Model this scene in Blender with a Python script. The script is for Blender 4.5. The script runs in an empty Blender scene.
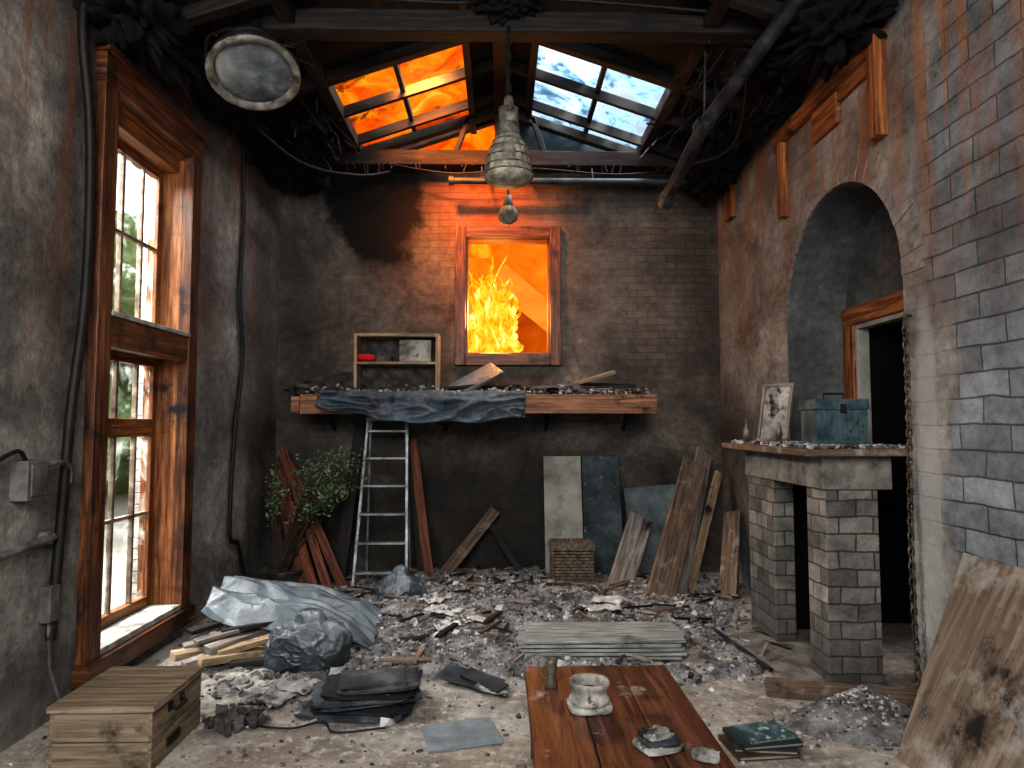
import bpy, bmesh, math, random
from mathutils import Vector, Matrix, Euler, noise
random.seed(7)
R=random.random
def U(a,b): return a+(b-a)*random.random()
def C(h):
    h=h.lstrip('#'); o=[]
    for i in (0,2,4):
        c=int(h[i:i+2],16)/255.0
        o.append(c/12.92 if c<=0.04045 else ((c+0.055)/1.055)**2.4)
    return (o[0],o[1],o[2],1.0)

# ---------------------------------------------------------------- materials
class G:
    def __init__(s,name):
        s.m=bpy.data.materials.new(name); s.m.use_nodes=True
        s.nt=s.m.node_tree; s.nt.nodes.clear()
        s.out=s.nt.nodes.new('ShaderNodeOutputMaterial')
    def add(s,t,**kw):
        n=s.nt.nodes.new(t)
        for k,v in kw.items(): setattr(n,k,v)
        return n
    def put(s,sock,v):
        if isinstance(v,bpy.types.NodeSocket): s.nt.links.new(v,sock)
        else: sock.default_value=v
    def coord(s,k='Object'):
        return s.add('ShaderNodeTexCoord').outputs[k]
    def map(s,v,scale=(1,1,1),loc=(0,0,0)):
        n=s.add('ShaderNodeMapping'); s.put(n.inputs['Vector'],v)
        n.inputs['Scale'].default_value=scale; n.inputs['Location'].default_value=loc
        return n.outputs[0]
    def noise(s,v,scale=5,detail=6,rough=.6,dist=0):
        n=s.add('ShaderNodeTexNoise'); s.put(n.inputs['Vector'],v)
        n.inputs['Scale'].default_value=scale; n.inputs['Detail'].default_value=detail
        n.inputs['Roughness'].default_value=rough; n.inputs['Distortion'].default_value=dist
        return n.outputs['Fac']
    def math(s,op,a,b=0.0,clamp=False):
        n=s.add('ShaderNodeMath',operation=op,use_clamp=clamp); s.put(n.inputs[0],a); s.put(n.inputs[1],b)
        return n.outputs[0]
    def mr(s,v,a,b,c=0.0,d=1.0):
        n=s.add('ShaderNodeMapRange'); s.put(n.inputs[0],v)
        for i,x in enumerate((a,b,c,d)): n.inputs[i+1].default_value=x
        return n.outputs[0]
    def mix(s,f,a,b,mode='MIX'):
        n=s.add('ShaderNodeMix',data_type='RGBA',blend_type=mode)
        s.put(n.inputs[0],f); s.put(n.inputs[6],a); s.put(n.inputs[7],b)
        return n.outputs[2]
    def ramp(s,f,stops):
        n=s.add('ShaderNodeValToRGB'); s.put(n.inputs[0],f); cr=n.color_ramp
        while len(cr.elements)<len(stops): cr.elements.new(.5)
        for e,(p,c) in zip(cr.elements,stops): e.position=p; e.color=c
        return n.outputs[0]
    def blob(s,uv,c,r,soft=.4,k=.8,ns=3):
        v=s.map(uv,(1/r[0],1/r[1],0),(-c[0]/r[0],-c[1]/r[1],0))
        n=s.add('ShaderNodeVectorMath',operation='LENGTH'); s.put(n.inputs[0],v)
        d=s.math('ADD',n.outputs['Value'],s.math('MULTIPLY',s.math('SUBTRACT',s.noise(uv,ns,6,.65),.5),k))
        return s.mr(d,1.0,1.0-soft)
    def bump(s,h,strength=.4,dist=.02):
        n=s.add('ShaderNodeBump'); s.put(n.inputs['Height'],h)
        n.inputs['Strength'].default_value=strength; n.inputs['Distance'].default_value=dist
        return n.outputs[0]
    def bsdf(s,col,rough=.8,metal=0,nrm=None,spec=.3):
        p=s.add('ShaderNodeBsdfPrincipled'); s.put(p.inputs['Base Color'],col)
        s.put(p.inputs['Roughness'],rough); s.put(p.inputs['Metallic'],metal)
        p.inputs['Specular IOR Level'].default_value=spec
        if nrm is not None: s.put(p.inputs['Normal'],nrm)
        s.nt.links.new(p.outputs[0],s.out.inputs[0]); return p

def M(name,cols,scale=5,rough=.85,bump=.4,metal=0,coord='Object',mp=(1,1,1),spots=None,bs=None,bd=.01,spec=.3,dist=0,lo=.32,hi=.68):
    g=G(name); v=g.map(g.coord(coord),mp)
    n=g.noise(v,scale,8,.65,dist)
    st=[(lo+(hi-lo)*i/max(1,len(cols)-1),C(c)) for i,c in enumerate(cols)]
    col=g.ramp(n,st)
    if spots:
        for (sc,ss,a,b) in spots:
            col=g.mix(g.mr(g.noise(g.coord('Object'),ss,7,.7),a,b),col,C(sc))
    h=g.noise(v,bs or scale*3,8,.7)
    g.bsdf(col,rough,metal,g.bump(h,bump,bd),spec); return g.m
def wood(name,c,char=0.0,rough=.7,sc=2.2,charcol='#120e0c',ash=0):
    sp=[]
    if char>0: sp.append((charcol,2.5,.62-char*.25,.72-char*.2))
    if ash>0: sp.append(('#8d8a86',4,.62-ash*.2,.75-ash*.1))
    return M(name,c,scale=sc,rough=rough,bump=.5,coord='UV',mp=(1,14,14),spots=sp,bd=.006,dist=.6)

def wallmat(name,pl,br,mort,bw,rh,mask=None,brickmix=.35,blobs=(),streak=None,bumpk=.7,pscale=1.6,late=(),ms=.006,bb0=.2):
    g=G(name); uv=g.coord('UV')
    wob=g.add('ShaderNodeTexNoise'); g.put(wob.inputs['Vector'],uv); wob.inputs['Scale'].default_value=4
    wv=g.add('ShaderNodeVectorMath',operation='SCALE'); g.put(wv.inputs[0],wob.outputs['Color']); wv.inputs['Scale'].default_value=.035
    ad=g.add('ShaderNodeVectorMath',operation='ADD'); g.put(ad.inputs[0],uv); g.put(ad.inputs[1],wv.outputs[0])
    b=g.add('ShaderNodeTexBrick'); g.put(b.inputs['Vector'],ad.outputs[0])
    b.inputs['Scale'].default_value=1; b.inputs['Brick Width'].default_value=bw; b.inputs['Row Height'].default_value=rh
    b.inputs['Mortar Size'].default_value=ms; b.inputs['Mortar Smooth'].default_value=.5; b.inputs['Bias'].default_value=0
    b.inputs['Color1'].default_value=C(br[0]); b.inputs['Color2'].default_value=C(br[1]); b.inputs['Mortar'].default_value=C(mort)
    n1=g.noise(uv,pscale,9,.68,.4); n2=g.noise(uv,pscale*9,6,.7)
    pc=g.ramp(n1,[(.30+.4*i/(len(pl)-1),C(c)) for i,c in enumerate(pl)])
    pc=g.mix(.55,pc,g.mix(1.0,pc,g.ramp(n2,[(.3,(.3,.3,.3,1)),(.7,(1.6,1.6,1.6,1))]),'MULTIPLY'))
    bc=g.mix(.8,b.outputs['Color'],g.mix(1.0,b.outputs['Color'],g.ramp(g.noise(uv,5,9,.78),[(.32,(.25,.25,.25,1)),(.68,(1.7,1.7,1.7,1))]),'MULTIPLY'))
    bc=g.mix(.7,bc,g.mix(1.0,bc,g.ramp(g.noise(g.map(uv,(1,1,1),(3,7,0)),1.1,5,.6),[(.35,(.5,.5,.5,1)),(.65,(1.3,1.3,1.3,1))]),'MULTIPLY'))
    pm=g.mr(g.noise(g.map(uv,(1,1,1),(5.3,2.1,0)),.9,7,.6),.45,.6,0.0,brickmix)
    if mask: 
        for mk in mask: 
            amt=mk[5] if len(mk)>5 else 1.0
            pm=g.math('MAXIMUM',pm,g.math('MULTIPLY',g.blob(uv,*mk[:5]),amt))
    col=g.mix(pm,pc,bc)
    def apply(col,bl):
        for (c,r,colr,soft,k,ns,amt) in bl:
            f=g.math('MULTIPLY',g.blob(uv,c,r,soft,k,ns),amt)
            col=g.mix(f,col,C(colr))
        return col
    col=apply(col,blobs)
    if streak:
        scol,z0,z1,thr,amt=streak
        sn=g.noise(g.map(uv,(5,.35,1)),1.6,6,.6)
        sx=g.add('ShaderNodeSeparateXYZ'); g.put(sx.inputs[0],uv)
        zf=g.mr(sx.outputs[1],z0,z1)
        f=g.math('MULTIPLY',g.math('MULTIPLY',g.mr(sn,thr,thr+.14),zf),amt)
        f=g.math('MULTIPLY',f,g.mr(n2,.3,.6,.35,1.0))
        col=g.mix(f,col,C(scol))
    col=apply(col,late)
    hh=g.math('ADD',g.math('MULTIPLY',g.math('MULTIPLY',b.outputs['Fac'],-1.0),g.math('ADD',g.math('MULTIPLY',pm,1-bb0),bb0)),g.math('MULTIPLY',n2,.75))
    hh=g.math('ADD',hh,g.math('MULTIPLY',n1,1.2)); hh=g.math('ADD',hh,g.math('MULTIPLY',pm,-.6))
    g.bsdf(col,.85,0,g.bump(hh,bumpk,.022),.3); return g.m

# ---------------------------------------------------------------- mesh builder
class MB:
    def __init__(s,mats): s.v=[];s.f=[];s.uv=[];s.mi=[];s.sm=[];s.mats=mats
    def quadmesh(s,verts,faces,uvs,mat=0,smooth=False):
        o=len(s.v); s.v+= [Vector(v) for v in verts]
        for f,u in zip(faces,uvs):
            s.f.append([i+o for i in f]); s.uv.append(u); s.mi.append(mat); s.sm.append(smooth)
    def box(s,c,size,rot=(0,0,0),mat=0,jit=0.0,taper=1.0):
        Mx=rot.to_4x4() if isinstance(rot,Matrix) else Euler(rot).to_matrix().to_4x4()
        Mx=Matrix.Translation(Vector(c))@Mx
        L=[];h=[x/2 for x in size]
        for x in(-1,1):
            for y in(-1,1):
                for z in(-1,1):
                    t=taper if z>0 else 1
                    L.append(Vector((x*h[0]*t,y*h[1]*t,z*h[2]))+Vector((U(-jit,jit),U(-jit,jit),U(-jit,jit))))
        F=[(0,1,3,2),(4,6,7,5),(0,4,5,1),(2,3,7,6),(0,2,6,4),(1,5,7,3)]
        ax=[(1,2),(1,2),(0,2),(0,2),(0,1),(0,1)]
        la=max(range(3),key=lambda i:size[i]); ou,ov=U(0,50),U(0,50); uvs=[]
        for f,a in zip(F,ax):
            a0,a1=a
            if a1==la: a0,a1=a1,a0
            uvs.append([(L[i][a0]+ou,L[i][a1]+ov) for i in f])
        s.quadmesh([Mx@p for p in L],F,uvs,mat)
    def bb(s,x0,x1,y0,y1,z0,z1,mat=0,jit=0):
        s.box(((x0+x1)/2,(y0+y1)/2,(z0+z1)/2),(x1-x0,y1-y0,z1-z0),(0,0,0),mat,jit)
    def beam(s,p1,p2,w,t,mat=0,up=(0,0,1),jit=0,):
        p1=Vector(p1);p2=Vector(p2);x=(p2-p1).normalized();u=Vector(up)
        z=u-x*u.dot(x)
        if z.length<1e-3: z=Vector((0,1,0))-x*x.y
        z.normalize(); y=z.cross(x)
        m=Matrix((x,y,z)).transposed()
        s.box((p1+p2)/2,((p2-p1).length,w,t),m,mat,jit)
    def tube(s,pts,r,mat=0,seg=10,closed=False,caps=True,smooth=True):
        pts=[Vector(p) for p in pts];n=len(pts)
        rr=r if isinstance(r,(list,tuple)) else [r]*n
        V=[];prev=None;d=0;ds=[]
        for i,p in enumerate(pts):
            a=pts[(i-1)%n] if (closed or i>0) else p
            b=pts[(i+1)%n] if (closed or i<n-1) else p
            t=(b-a).normalized()
            if prev is None:
                ref=Vector((0,0,1)) if abs(t.z)<.9 else Vector((1,0,0))
                nx=(ref-t*ref.dot(t)).normalized()
            else:
                nx=(prev-t*prev.dot(t)).normalized()
            prev=nx; ny=t.cross(nx)
            if i>0: d+=(p-pts[i-1]).length
            ds.append(d)
            for k in range(seg):
                an=2*math.pi*k/seg
                V.append(p+(nx*math.cos(an)+ny*math.sin(an))*rr[i])
        F=[];uv=[];o=U(0,30)
        for i in range(n if closed else n-1):
            j=(i+1)%n
            for k in range(seg):
                l=(k+1)%seg
                F.append((i*seg+k,i*seg+l,j*seg+l,j*seg+k))
                c=2*math.pi*rr[i]/seg
                uv.append([(ds[i]+o,k*c),(ds[i]+o,(k+1)*c),(ds[j]+o,(k+1)*c),(ds[j]+o,k*c)])
        s.quadmesh(V,F,uv,mat,smooth)
        if caps and not closed:
            s.quadmesh(V[:seg],[tuple(range(seg))[::-1]],[[(p.x,p.y) for p in V[:seg]][::-1]],mat)
            s.quadmesh(V[-seg:],[tuple(range(seg))],[[(p.x,p.y) for p in V[-seg:]]],mat)
    def spline(s,pts,r,mat=0,seg=8,n=8):
        P=[Vector(p) for p in pts]; out=[]
        for i in range(len(P)-1):
            p0=P[max(0,i-1)];p1=P[i];p2=P[i+1];p3=P[min(len(P)-1,i+2)]
            for k in range(n):
                t=k/n; out.append(.5*((2*p1)+(p2-p0)*t+(2*p0-5*p1+4*p2-p3)*t*t+(3*p1-p0-3*p2+p3)*t**3))
        out.append(P[-1]); s.tube(out,r,mat,seg)
    def lathe(s,o,prof,mat=0,seg=28,rot=(0,0,0),ribs=0,ribamp=0):
        Mx=Matrix.Translation(Vector(o))@(rot.to_4x4() if isinstance(rot,Matrix) else Euler(rot).to_matrix().to_4x4())
        V=[];F=[];uv=[]
        for (r,z) in prof:
            for k in range(seg):
                a=2*math.pi*k/seg; q=r*(1+ribamp*math.cos(ribs*a))
                V.append(Mx@Vector((q*math.cos(a),q*math.sin(a),z)))
        for i in range(len(prof)-1):
            for k in range(seg):
                l=(k+1)%seg
                F.append((i*seg+k,i*seg+l,(i+1)*seg+l,(i+1)*seg+k))
                uv.append([(k*.1,prof[i][1]),((k+1)*.1,prof[i][1]),((k+1)*.1,prof[i+1][1]),(k*.1,prof[i+1][1])])
        s.quadmesh(V,F,uv,mat,True)
    def sheet(s,nx,ny,fn,mat=0,smooth=True):
        V=[];F=[];uv=[]
        for j in range(ny+1):
            for i in range(nx+1): V.append(Vector(fn(i/nx,j/ny)))
        for j in range(ny):
            for i in range(nx):
                a=j*(nx+1)+i; F.append((a,a+1,a+nx+2,a+nx+1))
                uv.append([(i/nx,j/ny),((i+1)/nx,j/ny),((i+1)/nx,(j+1)/ny),(i/nx,(j+1)/ny)])
        s.quadmesh(V,F,uv,mat,smooth)
    def blob(s,c,r,amp=.2,fr=3,sub=4,mat=0,floor=None,seed=0,smooth=True):
        bm=bmesh.new(); bmesh.ops.create_icosphere(bm,subdivisions=sub,radius=1)
        V=[]
        for v in bm.verts:
            d=v.co.normalized()
            n=noise.fractal(d*fr+Vector((seed,seed*1.7,0)),.9,2.1,4)
            q=d*(1+amp*n); p=Vector((q.x*r[0],q.y*r[1],q.z*r[2]))+Vector(c)
            if floor is not None and p.z<floor: p.z=floor
            V.append(p)
        F=[tuple(x.index for x in f.verts) for f in bm.faces]
        s.quadmesh(V,F,[[(V[i].x,V[i].z) for i in f] for f in F],mat,smooth); bm.free()
    def bag(s,c,r,seed=0,mat=0,n=70,sub=6,crease=.05,knot=True):
        rg=random.Random(seed); pl=[]
        for i in range(n):
            d=Vector((rg.gauss(0,1),rg.gauss(0,1),rg.gauss(0,1))).normalized(); pl.append((d,rg.uniform(.74,1.0)))
        bm=bmesh.new(); bmesh.ops.create_icosphere(bm,subdivisions=sub,radius=1); V=[]
        for v in bm.verts:
            d=v.co.normalized(); m=1.15
            w0=d+noise.noise_vector(d*3+Vector((seed,0,0)))*.22
            w0.normalize()
            for nn,h in pl:
                k=w0.dot(nn)
                if k>.05: m=min(m,h/k)
            w=d*2.0+Vector((seed,0,0)); w=w+noise.noise_vector(w)*.6
            c1=max(0,1-abs(noise.noise(w))*7); c2=max(0,1-abs(noise.noise(w*2.3+Vector((9,2,1))))*6)
            m+=crease*c1+crease*.6*c2
            if knot and d.z>.93: m+=.3*(d.z-.93)/.07
            p=Vector((d.x*m*r[0],d.y*m*r[1],d.z*m*r[2]))+Vector(c)
            if p.z<0.003: p.z=0.003
            V.append(p)
        F=[tuple(x.index for x in f.verts) for f in bm.faces]
        s.quadmesh(V,F,[[(V[i].x,V[i].z) for i in f] for f in F],mat,True); bm.free()
    def superq(s,c,size,rot=(0,0,0),e1=.35,e2=.35,amp=0,fr=5,mat=0,nu=40,nv=16,seed=0):
        Mx=Matrix.Translation(Vector(c))@Euler(rot).to_matrix().to_4x4()
        def sp(x,e): return math.copysign(abs(x)**e,x)
        def fn(u,v):
            a=-math.pi+2*math.pi*u;b=-math.pi/2+math.pi*v
            p=Vector((sp(math.cos(b),e1)*sp(math.cos(a),e2),sp(math.cos(b),e1)*sp(math.sin(a),e2),sp(math.sin(b),e1)))
            n=noise.fractal(p*fr+Vector((seed,seed,0)),.9,2,3)*amp
            p=Vector((p.x*size[0]/2*(1+n*.3),p.y*size[1]/2*(1+n*.3),p.z*size[2]/2+n*size[2]))
            return Mx@p
        s.sheet(nu,nv,fn,mat)
    def chunk(s,c,sz,mat=0,flat=.6):
        s.box(c,(sz*U(.6,1.5),sz*U(.6,1.2),sz*U(.4,1)*flat+.004),(U(-.5,.5),U(-.5,.5),U(0,6)),mat,sz*.2)
    def hexa(s,b,t,mat=0):
        V=[Vector(p) for p in b+t]
        F=[(3,2,1,0),(4,5,6,7),(0,1,5,4),(1,2,6,5),(2,3,7,6),(3,0,4,7)]
        s.quadmesh(V,F,[[(V[i].y,V[i].x) for i in f] for f in F],mat)
    def done(s,name,bevel=0,solid=0,world_uv=None,fixn=True):
        me=bpy.data.meshes.new(name); me.from_pydata([tuple(v) for v in s.v],[],s.f)
        ul=me.uv_layers.new(name='UVMap')
        for pi,p in enumerate(me.polygons):
            p.material_index=s.mi[pi]; p.use_smooth=s.sm[pi]
            for k,li in enumerate(p.loop_indices):
                ul.data[li].uv=s.uv[pi][k]
        if world_uv:
            for p in me.polygons:
                n=p.normal
                for li in p.loop_indices:
                    co=me.vertices[me.loops[li].vertex_index].co
                    if abs(n.z)>.7: w=(co.x,co.y)
                    elif abs(n.x)>abs(n.y): w=(co.y,co.z)
                    else: w=(co.x,co.z)
                    ul.data[li].uv=w
        for m in s.mats: me.materials.append(m)
        if fixn:
            bm=bmesh.new(); bm.from_mesh(me); bmesh.ops.recalc_face_normals(bm,faces=bm.faces[:]); bm.to_mesh(me); bm.free()
        ob=bpy.data.objects.new(name,me); bpy.context.collection.objects.link(ob)
        if solid:
            m=ob.modifiers.new('solid','SOLIDIFY'); m.thickness=solid; m.offset=0
        if bevel:
            m=ob.modifiers.new('bevel','BEVEL'); m.width=bevel; m.segments=2; m.limit_method='ANGLE'; m.angle_limit=math.radians(40)
        return ob

# palette
w_casing=wood('casing_wood',['#1c110c','#4c2d1b','#7c4e30'],.4,.42)
w_sash=wood('sash_wood',['#2c1810','#704324','#a06c42'],.2,.42)
w_brown=wood('brown_plank',['#2c2521','#564639','#7a6756'],.25,ash=.35)
w_red=wood('redbrown_plank',['#2c1812','#5e3424','#84543c'],.25)
w_grey=wood('weathered_plank',['#3c3733','#68605a','#918880'],.15,ash=.2)
w_pale=wood('pale_timber',['#544838','#86725a','#a8937a'],.25)
w_shelf=wood('shelf_timber',['#422b1d','#785540','#a3795a'],.3)
w_black=wood('charred_timber',['#090808','#191513','#2f2824'],.3)
w_beam=wood('beam_wood',['#0c0a09','#241b15','#44322a'],.6)
w_table=wood('table_wood',['#20130f','#46291d','#6e4736'],.15,.42,1.6,ash=.12)
w_crate=wood('crate_wood',['#423b33','#6e604f','#8e7e6c'],.12)
w_orange=wood('orange_timber',['#3a2014','#784626','#a4683a'],.35)
m_metal=M('dull_metal',['#1e2022','#3f4245','#66696c'],6,.42,.2,.7)
m_ladder=M('ladder_metal',['#4a4e50','#7d8285','#a0a5a8'],8,.45,.15,.4)
m_black=M('black_rubber',['#060606','#1c1a18'],10,.6,.3)
m_dark=M('soot_and_shade_black',['#020202','#0c0a09'],4,.95,.8)  # charred clumps, and black standing in for shade in dark openings
m_ash=M('ash',['#3c3b3a','#636160','#878482','#aeaba7'],6,.95,1.0,spots=[('#2a2827',2.6,.55,.70),('#c2bfba',22,.58,.70)],bs=50,bd=.04)
m_ash2=M('light_ash_chunk',['#6e6c69','#989591','#bebbb6'],9,.95,.6)
m_ash3=M('dark_chunk',['#1c1a19','#383533','#565350'],9,.9,.6)
m_tarp=M('grey_tarp',['#2f363b','#4a545a','#6e787e'],3,.38,.6,spots=[('#242628',4,.54,.70)],bs=12,bd=.02,spec=.6)
m_tarp2=M('blue_grey_tarp',['#1a242c','#32414b','#566570'],4,.5,.8,spots=[('#15181a',3,.55,.65)],bs=10,bd=.04,spec=.5)
m_bag=M('plastic_bag',['#1c2124','#353d42','#5a646a'],4,.28,.5,bs=9,bd=.03,spec=.7)
m_cloth=M('dark_cloth',['#1a1c1f','#313437','#585c60'],5,.9,.8,bs=60)
m_paper=M('scorched_paper',['#45433f','#7b7975','#aaa7a1'],5,.9,.5,spots=[('#1b1917',6,.5,.6)])
m_block=wallmat('concrete_block',['#4e4d4b','#6e6c69','#8c8a86'],['#514e4a','#7c7871'],'#413f3c',.21,.105,brickmix=1,mask=[((0,0),(50,50),.1,0,1)],bumpk=.9,pscale=3,late=[((5.2,0),(3,.5),'#2a2826',.9,.8,2,.6),((2.1,0),(3,.45),'#3a3836',.9,.8,2,.6)])
m_stone=M('lintel_stone',['#3d3a37','#6c6761','#8a847c'],5,.9,.8,spots=[('#2b2826',3,.55,.68)])
def glass(name,dirt,dcol,a=.5,b=.7):
    g=G(name); t=g.add('ShaderNodeBsdfTransparent'); gl=g.add('ShaderNodeBsdfGlossy'); gl.inputs['Roughness'].default_value=.08
    m1=g.add('ShaderNodeMixShader'); m1.inputs[0].default_value=.06
    g.nt.links.new(t.outputs[0],m1.inputs[1]); g.nt.links.new(gl.outputs[0],m1.inputs[2])
    d=g.add('ShaderNodeBsdfDiffuse'); d.inputs[0].default_value=C(dcol)
    tr=g.add('ShaderNodeBsdfTranslucent'); tr.inputs[0].default_value=C(dcol)
    ms=g.add('ShaderNodeAddShader'); g.nt.links.new(d.outputs[0],ms.inputs[0]); g.nt.links.new(tr.outputs[0],ms.inputs[1])
    m2=g.add('ShaderNodeMixShader'); f=g.math('MULTIPLY',g.mr(g.noise(g.coord('Object'),3,8,.7,.5),a,b),dirt)
    g.put(m2.inputs[0],f); g.nt.links.new(m1.outputs[0],m2.inputs[1]); g.nt.links.new(ms.outputs[0],m2.inputs[2])
    g.nt.links.new(m2.outputs[0],g.out.inputs[0]); return g.m
gl_win=glass('window_pane_glass',.3,'#b8c0b8')
gl_sky=glass('skylight_dirty_glass',.95,'#3e5260',.42,.60)
gl_fire=glass('skylight_sooty_glass',.9,'#1a0c06',.56,.7)
def fire(name,stops,scale,strength,stretch=(1,1,1),dist=1.5):
    g=G(name); n=g.noise(g.map(g.coord('Object'),stretch),scale,7,.6,dist)
    c=g.ramp(n,[(p,C(x)) for p,x in stops]); e=g.add('ShaderNodeEmission'); g.put(e.inputs[0],c); e.inputs[1].default_value=strength
    g.nt.links.new(e.outputs[0],g.out.inputs[0]); return g.m
f_roof=fire('roof_fire_mat',[(.3,'#5a1400'),(.42,'#e04a00'),(.52,'#ff7a0a'),(.62,'#ffa020'),(.72,'#ffe070')],1.3,1.05,(1,1,.6),.9)
f_glow=fire('glow_mat',[(.3,'#e06000'),(.7,'#ff9a20')],.7,.85)
f_flame=fire('flame_mat',[(.36,'#ff7a00'),(.47,'#ffa818'),(.56,'#ffd23a'),(.66,'#fff2a0')],7,1.0,(1,1,.5),1.0)
f_house=fire('burning_facade_mat',[(.3,'#b03a00'),(.7,'#e06a0c')],1.2,.75)
f_house2=fire('burning_gable_mat',[(.3,'#f08020'),(.7,'#ffa840')],1.2,.85)

# ---------------------------------------------------------------- walls
mat_left=wallmat('left_wall_plaster',['#3c3a37','#5d5a56','#7e7a74','#a09a91'],['#5d5a54','#726e68'],'#4a4844',.4,.14,brickmix=0,bb0=0,
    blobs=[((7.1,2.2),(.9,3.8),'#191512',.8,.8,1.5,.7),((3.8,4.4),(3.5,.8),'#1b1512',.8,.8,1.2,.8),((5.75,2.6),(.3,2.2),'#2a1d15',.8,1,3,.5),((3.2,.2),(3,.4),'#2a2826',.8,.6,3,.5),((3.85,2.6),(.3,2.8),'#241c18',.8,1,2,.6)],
    streak=('#6e442a',1.2,3.8,.48,.8))
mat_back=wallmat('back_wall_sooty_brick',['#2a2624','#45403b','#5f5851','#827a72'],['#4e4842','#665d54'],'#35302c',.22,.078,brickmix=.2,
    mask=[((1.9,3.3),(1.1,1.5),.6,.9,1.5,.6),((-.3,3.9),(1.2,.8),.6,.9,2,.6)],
    blobs=[((0,.5),(3.8,1.3),'#181614',.6,.8,1.5,.8),((-2.2,2.5),(.6,2.4),'#1a1715',.8,.8,2,.6),((-.15,4.1),(1.0,.7),'#7c3c1a',.8,.6,3,.55),((1.6,4.4),(1.7,.5),'#0b0a09',.8,.9,2,.9),((2.3,2.8),(.4,2),'#171514',.8,.9,2,.6)],  # orange blob near the top: scorched tint plus fire glow painted into the colour
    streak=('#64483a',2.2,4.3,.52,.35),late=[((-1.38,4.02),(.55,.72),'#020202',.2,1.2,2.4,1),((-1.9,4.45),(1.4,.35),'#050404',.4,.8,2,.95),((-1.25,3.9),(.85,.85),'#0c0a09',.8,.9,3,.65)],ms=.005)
mat_right=wallmat('right_wall_brick',['#44423f','#67635e','#8b8680','#a09b94'],['#5d6164','#7d8184'],'#434548',.36,.135,brickmix=.25,bb0=.12,
    mask=[((1.9,2.9),(2.0,1.9),.06,.25,2.5),((1.9,1.3),(1.85,1.3),.06,.25,2.5)],
    blobs=[((7.3,1.2),(1.5,1.3),'#1a1715',.7,.7,2,.7),((6.6,4.35),(1.5,.35),'#1c1410',.7,.8,2,.85),((3.86,1.2),(.12,1.3),'#97948f',.3,.5,5,.6),((3.0,4.4),(1.6,.5),'#2a221d',.8,.9,3,.6),((2.9,2.6),(.8,.8),'#3a3c3e',.9,1.2,3,.45)],
    streak=('#925a30',2.0,3.9,.45,.85))
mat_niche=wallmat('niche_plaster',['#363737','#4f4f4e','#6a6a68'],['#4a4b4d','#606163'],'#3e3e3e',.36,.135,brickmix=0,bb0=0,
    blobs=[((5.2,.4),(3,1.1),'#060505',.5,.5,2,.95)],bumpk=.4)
g=G('floor_dusty_boards'); uv=g.coord('UV')
b=g.add('ShaderNodeTexBrick'); g.put(b.inputs['Vector'],uv); b.inputs['Scale'].default_value=1; b.inputs['Brick Width'].default_value=.9; b.inputs['Row Height'].default_value=.42
b.inputs['Mortar Size'].default_value=.003; b.inputs['Color1'].default_value=C('#7c7268'); b.inputs['Color2'].default_value=C('#8c8277'); b.inputs['Mortar'].default_value=C('#5c554d')
n1=g.noise(uv,1.6,9,.7,.5); n2=g.noise(uv,14,8,.75)
col=g.mix(g.mr(n1,.4,.62),b.outputs[0],C('#5a544e')); col=g.mix(g.mr(g.noise(g.map(uv,(1,1,1),(4,4,0)),2.5,9,.7),.45,.62,0,.8),col,C('#9c9890')); col=g.mix(g.mr(n2,.50,.64,0,.8),col,C('#b4b0a8')); col=g.mix(g.mr(g.noise(uv,26,7,.75),.55,.65,0,.8),col,C('#2a2724'))
g.bsdf(col,.62,0,g.bump(g.math('ADD',n2,g.math('MULTIPLY',b.outputs['Fac'],-.5)),.6,.014),.4); mat_floor=g.m
XW=2.44; YB=7.5; YN=-.6
def roofz(x): return 5.155-.34*abs(x)
mb=MB([mat_floor]); mb.bb(-2.8,4.5,YN,7.8,-.1,0); mb.done('floor',world_uv=1)
mb=MB([mat_left]); T=.3; H0,H1=4.14,5.29
mb.bb(-XW-T,-XW,YN,H0,0,4.42); mb.bb(-XW-T,-XW,H1,YB+T,0,4.42); mb.bb(-XW-T,-XW,H0,H1,0,.22); mb.bb(-XW-T,-XW,H0,H1,3.7,4.42)
mb.done('wall_left',world_uv=1)
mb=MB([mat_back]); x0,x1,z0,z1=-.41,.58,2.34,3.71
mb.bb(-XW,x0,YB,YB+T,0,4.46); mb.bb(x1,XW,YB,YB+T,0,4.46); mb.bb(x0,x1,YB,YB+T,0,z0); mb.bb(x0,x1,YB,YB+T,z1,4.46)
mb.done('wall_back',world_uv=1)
A0,A1,SP=4.05,5.72,2.5; AC=(A0+A1)/2; AR=(A1-A0)/2
mb=MB([mat_right,mat_niche])
def q(mb,pts,mat=0,smooth=False): mb.quadmesh(pts,[tuple(range(len(pts)))],[[(p[1],p[2]) for p in pts]],mat,smooth)
q(mb,[(XW,YN,0),(XW,A0,0),(XW,A0,4.5),(XW,YN,4.5)]); q(mb,[(XW,A1,0),(XW,YB,0),(XW,YB,4.5),(XW,A1,4.5)])
NA=40; arc=[(AC-AR*math.cos(math.pi*i/NA),SP+AR*math.sin(math.pi*i/NA)) for i in range(NA+1)]
for i in range(NA):
    (ya,za),(yb,zb)=arc[i],arc[i+1]
    q(mb,[(XW,ya,za),(XW,yb,zb),(XW,yb,4.5),(XW,ya,4.5)])
ND=.5
path=[(A0,0)]+arc+[(A1,0)]
for i in range(len(path)-1):
    (ya,za),(yb,zb)=path[i],path[i+1]
    mb.quadmesh([(XW,ya,za),(XW+ND,ya,za),(XW+ND,yb,zb),(XW,yb,zb)],[(0,1,2,3)],[[(0,0)]*4],1,False)
D0,D1,DZ=4.35,5.52,2.42
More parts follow.
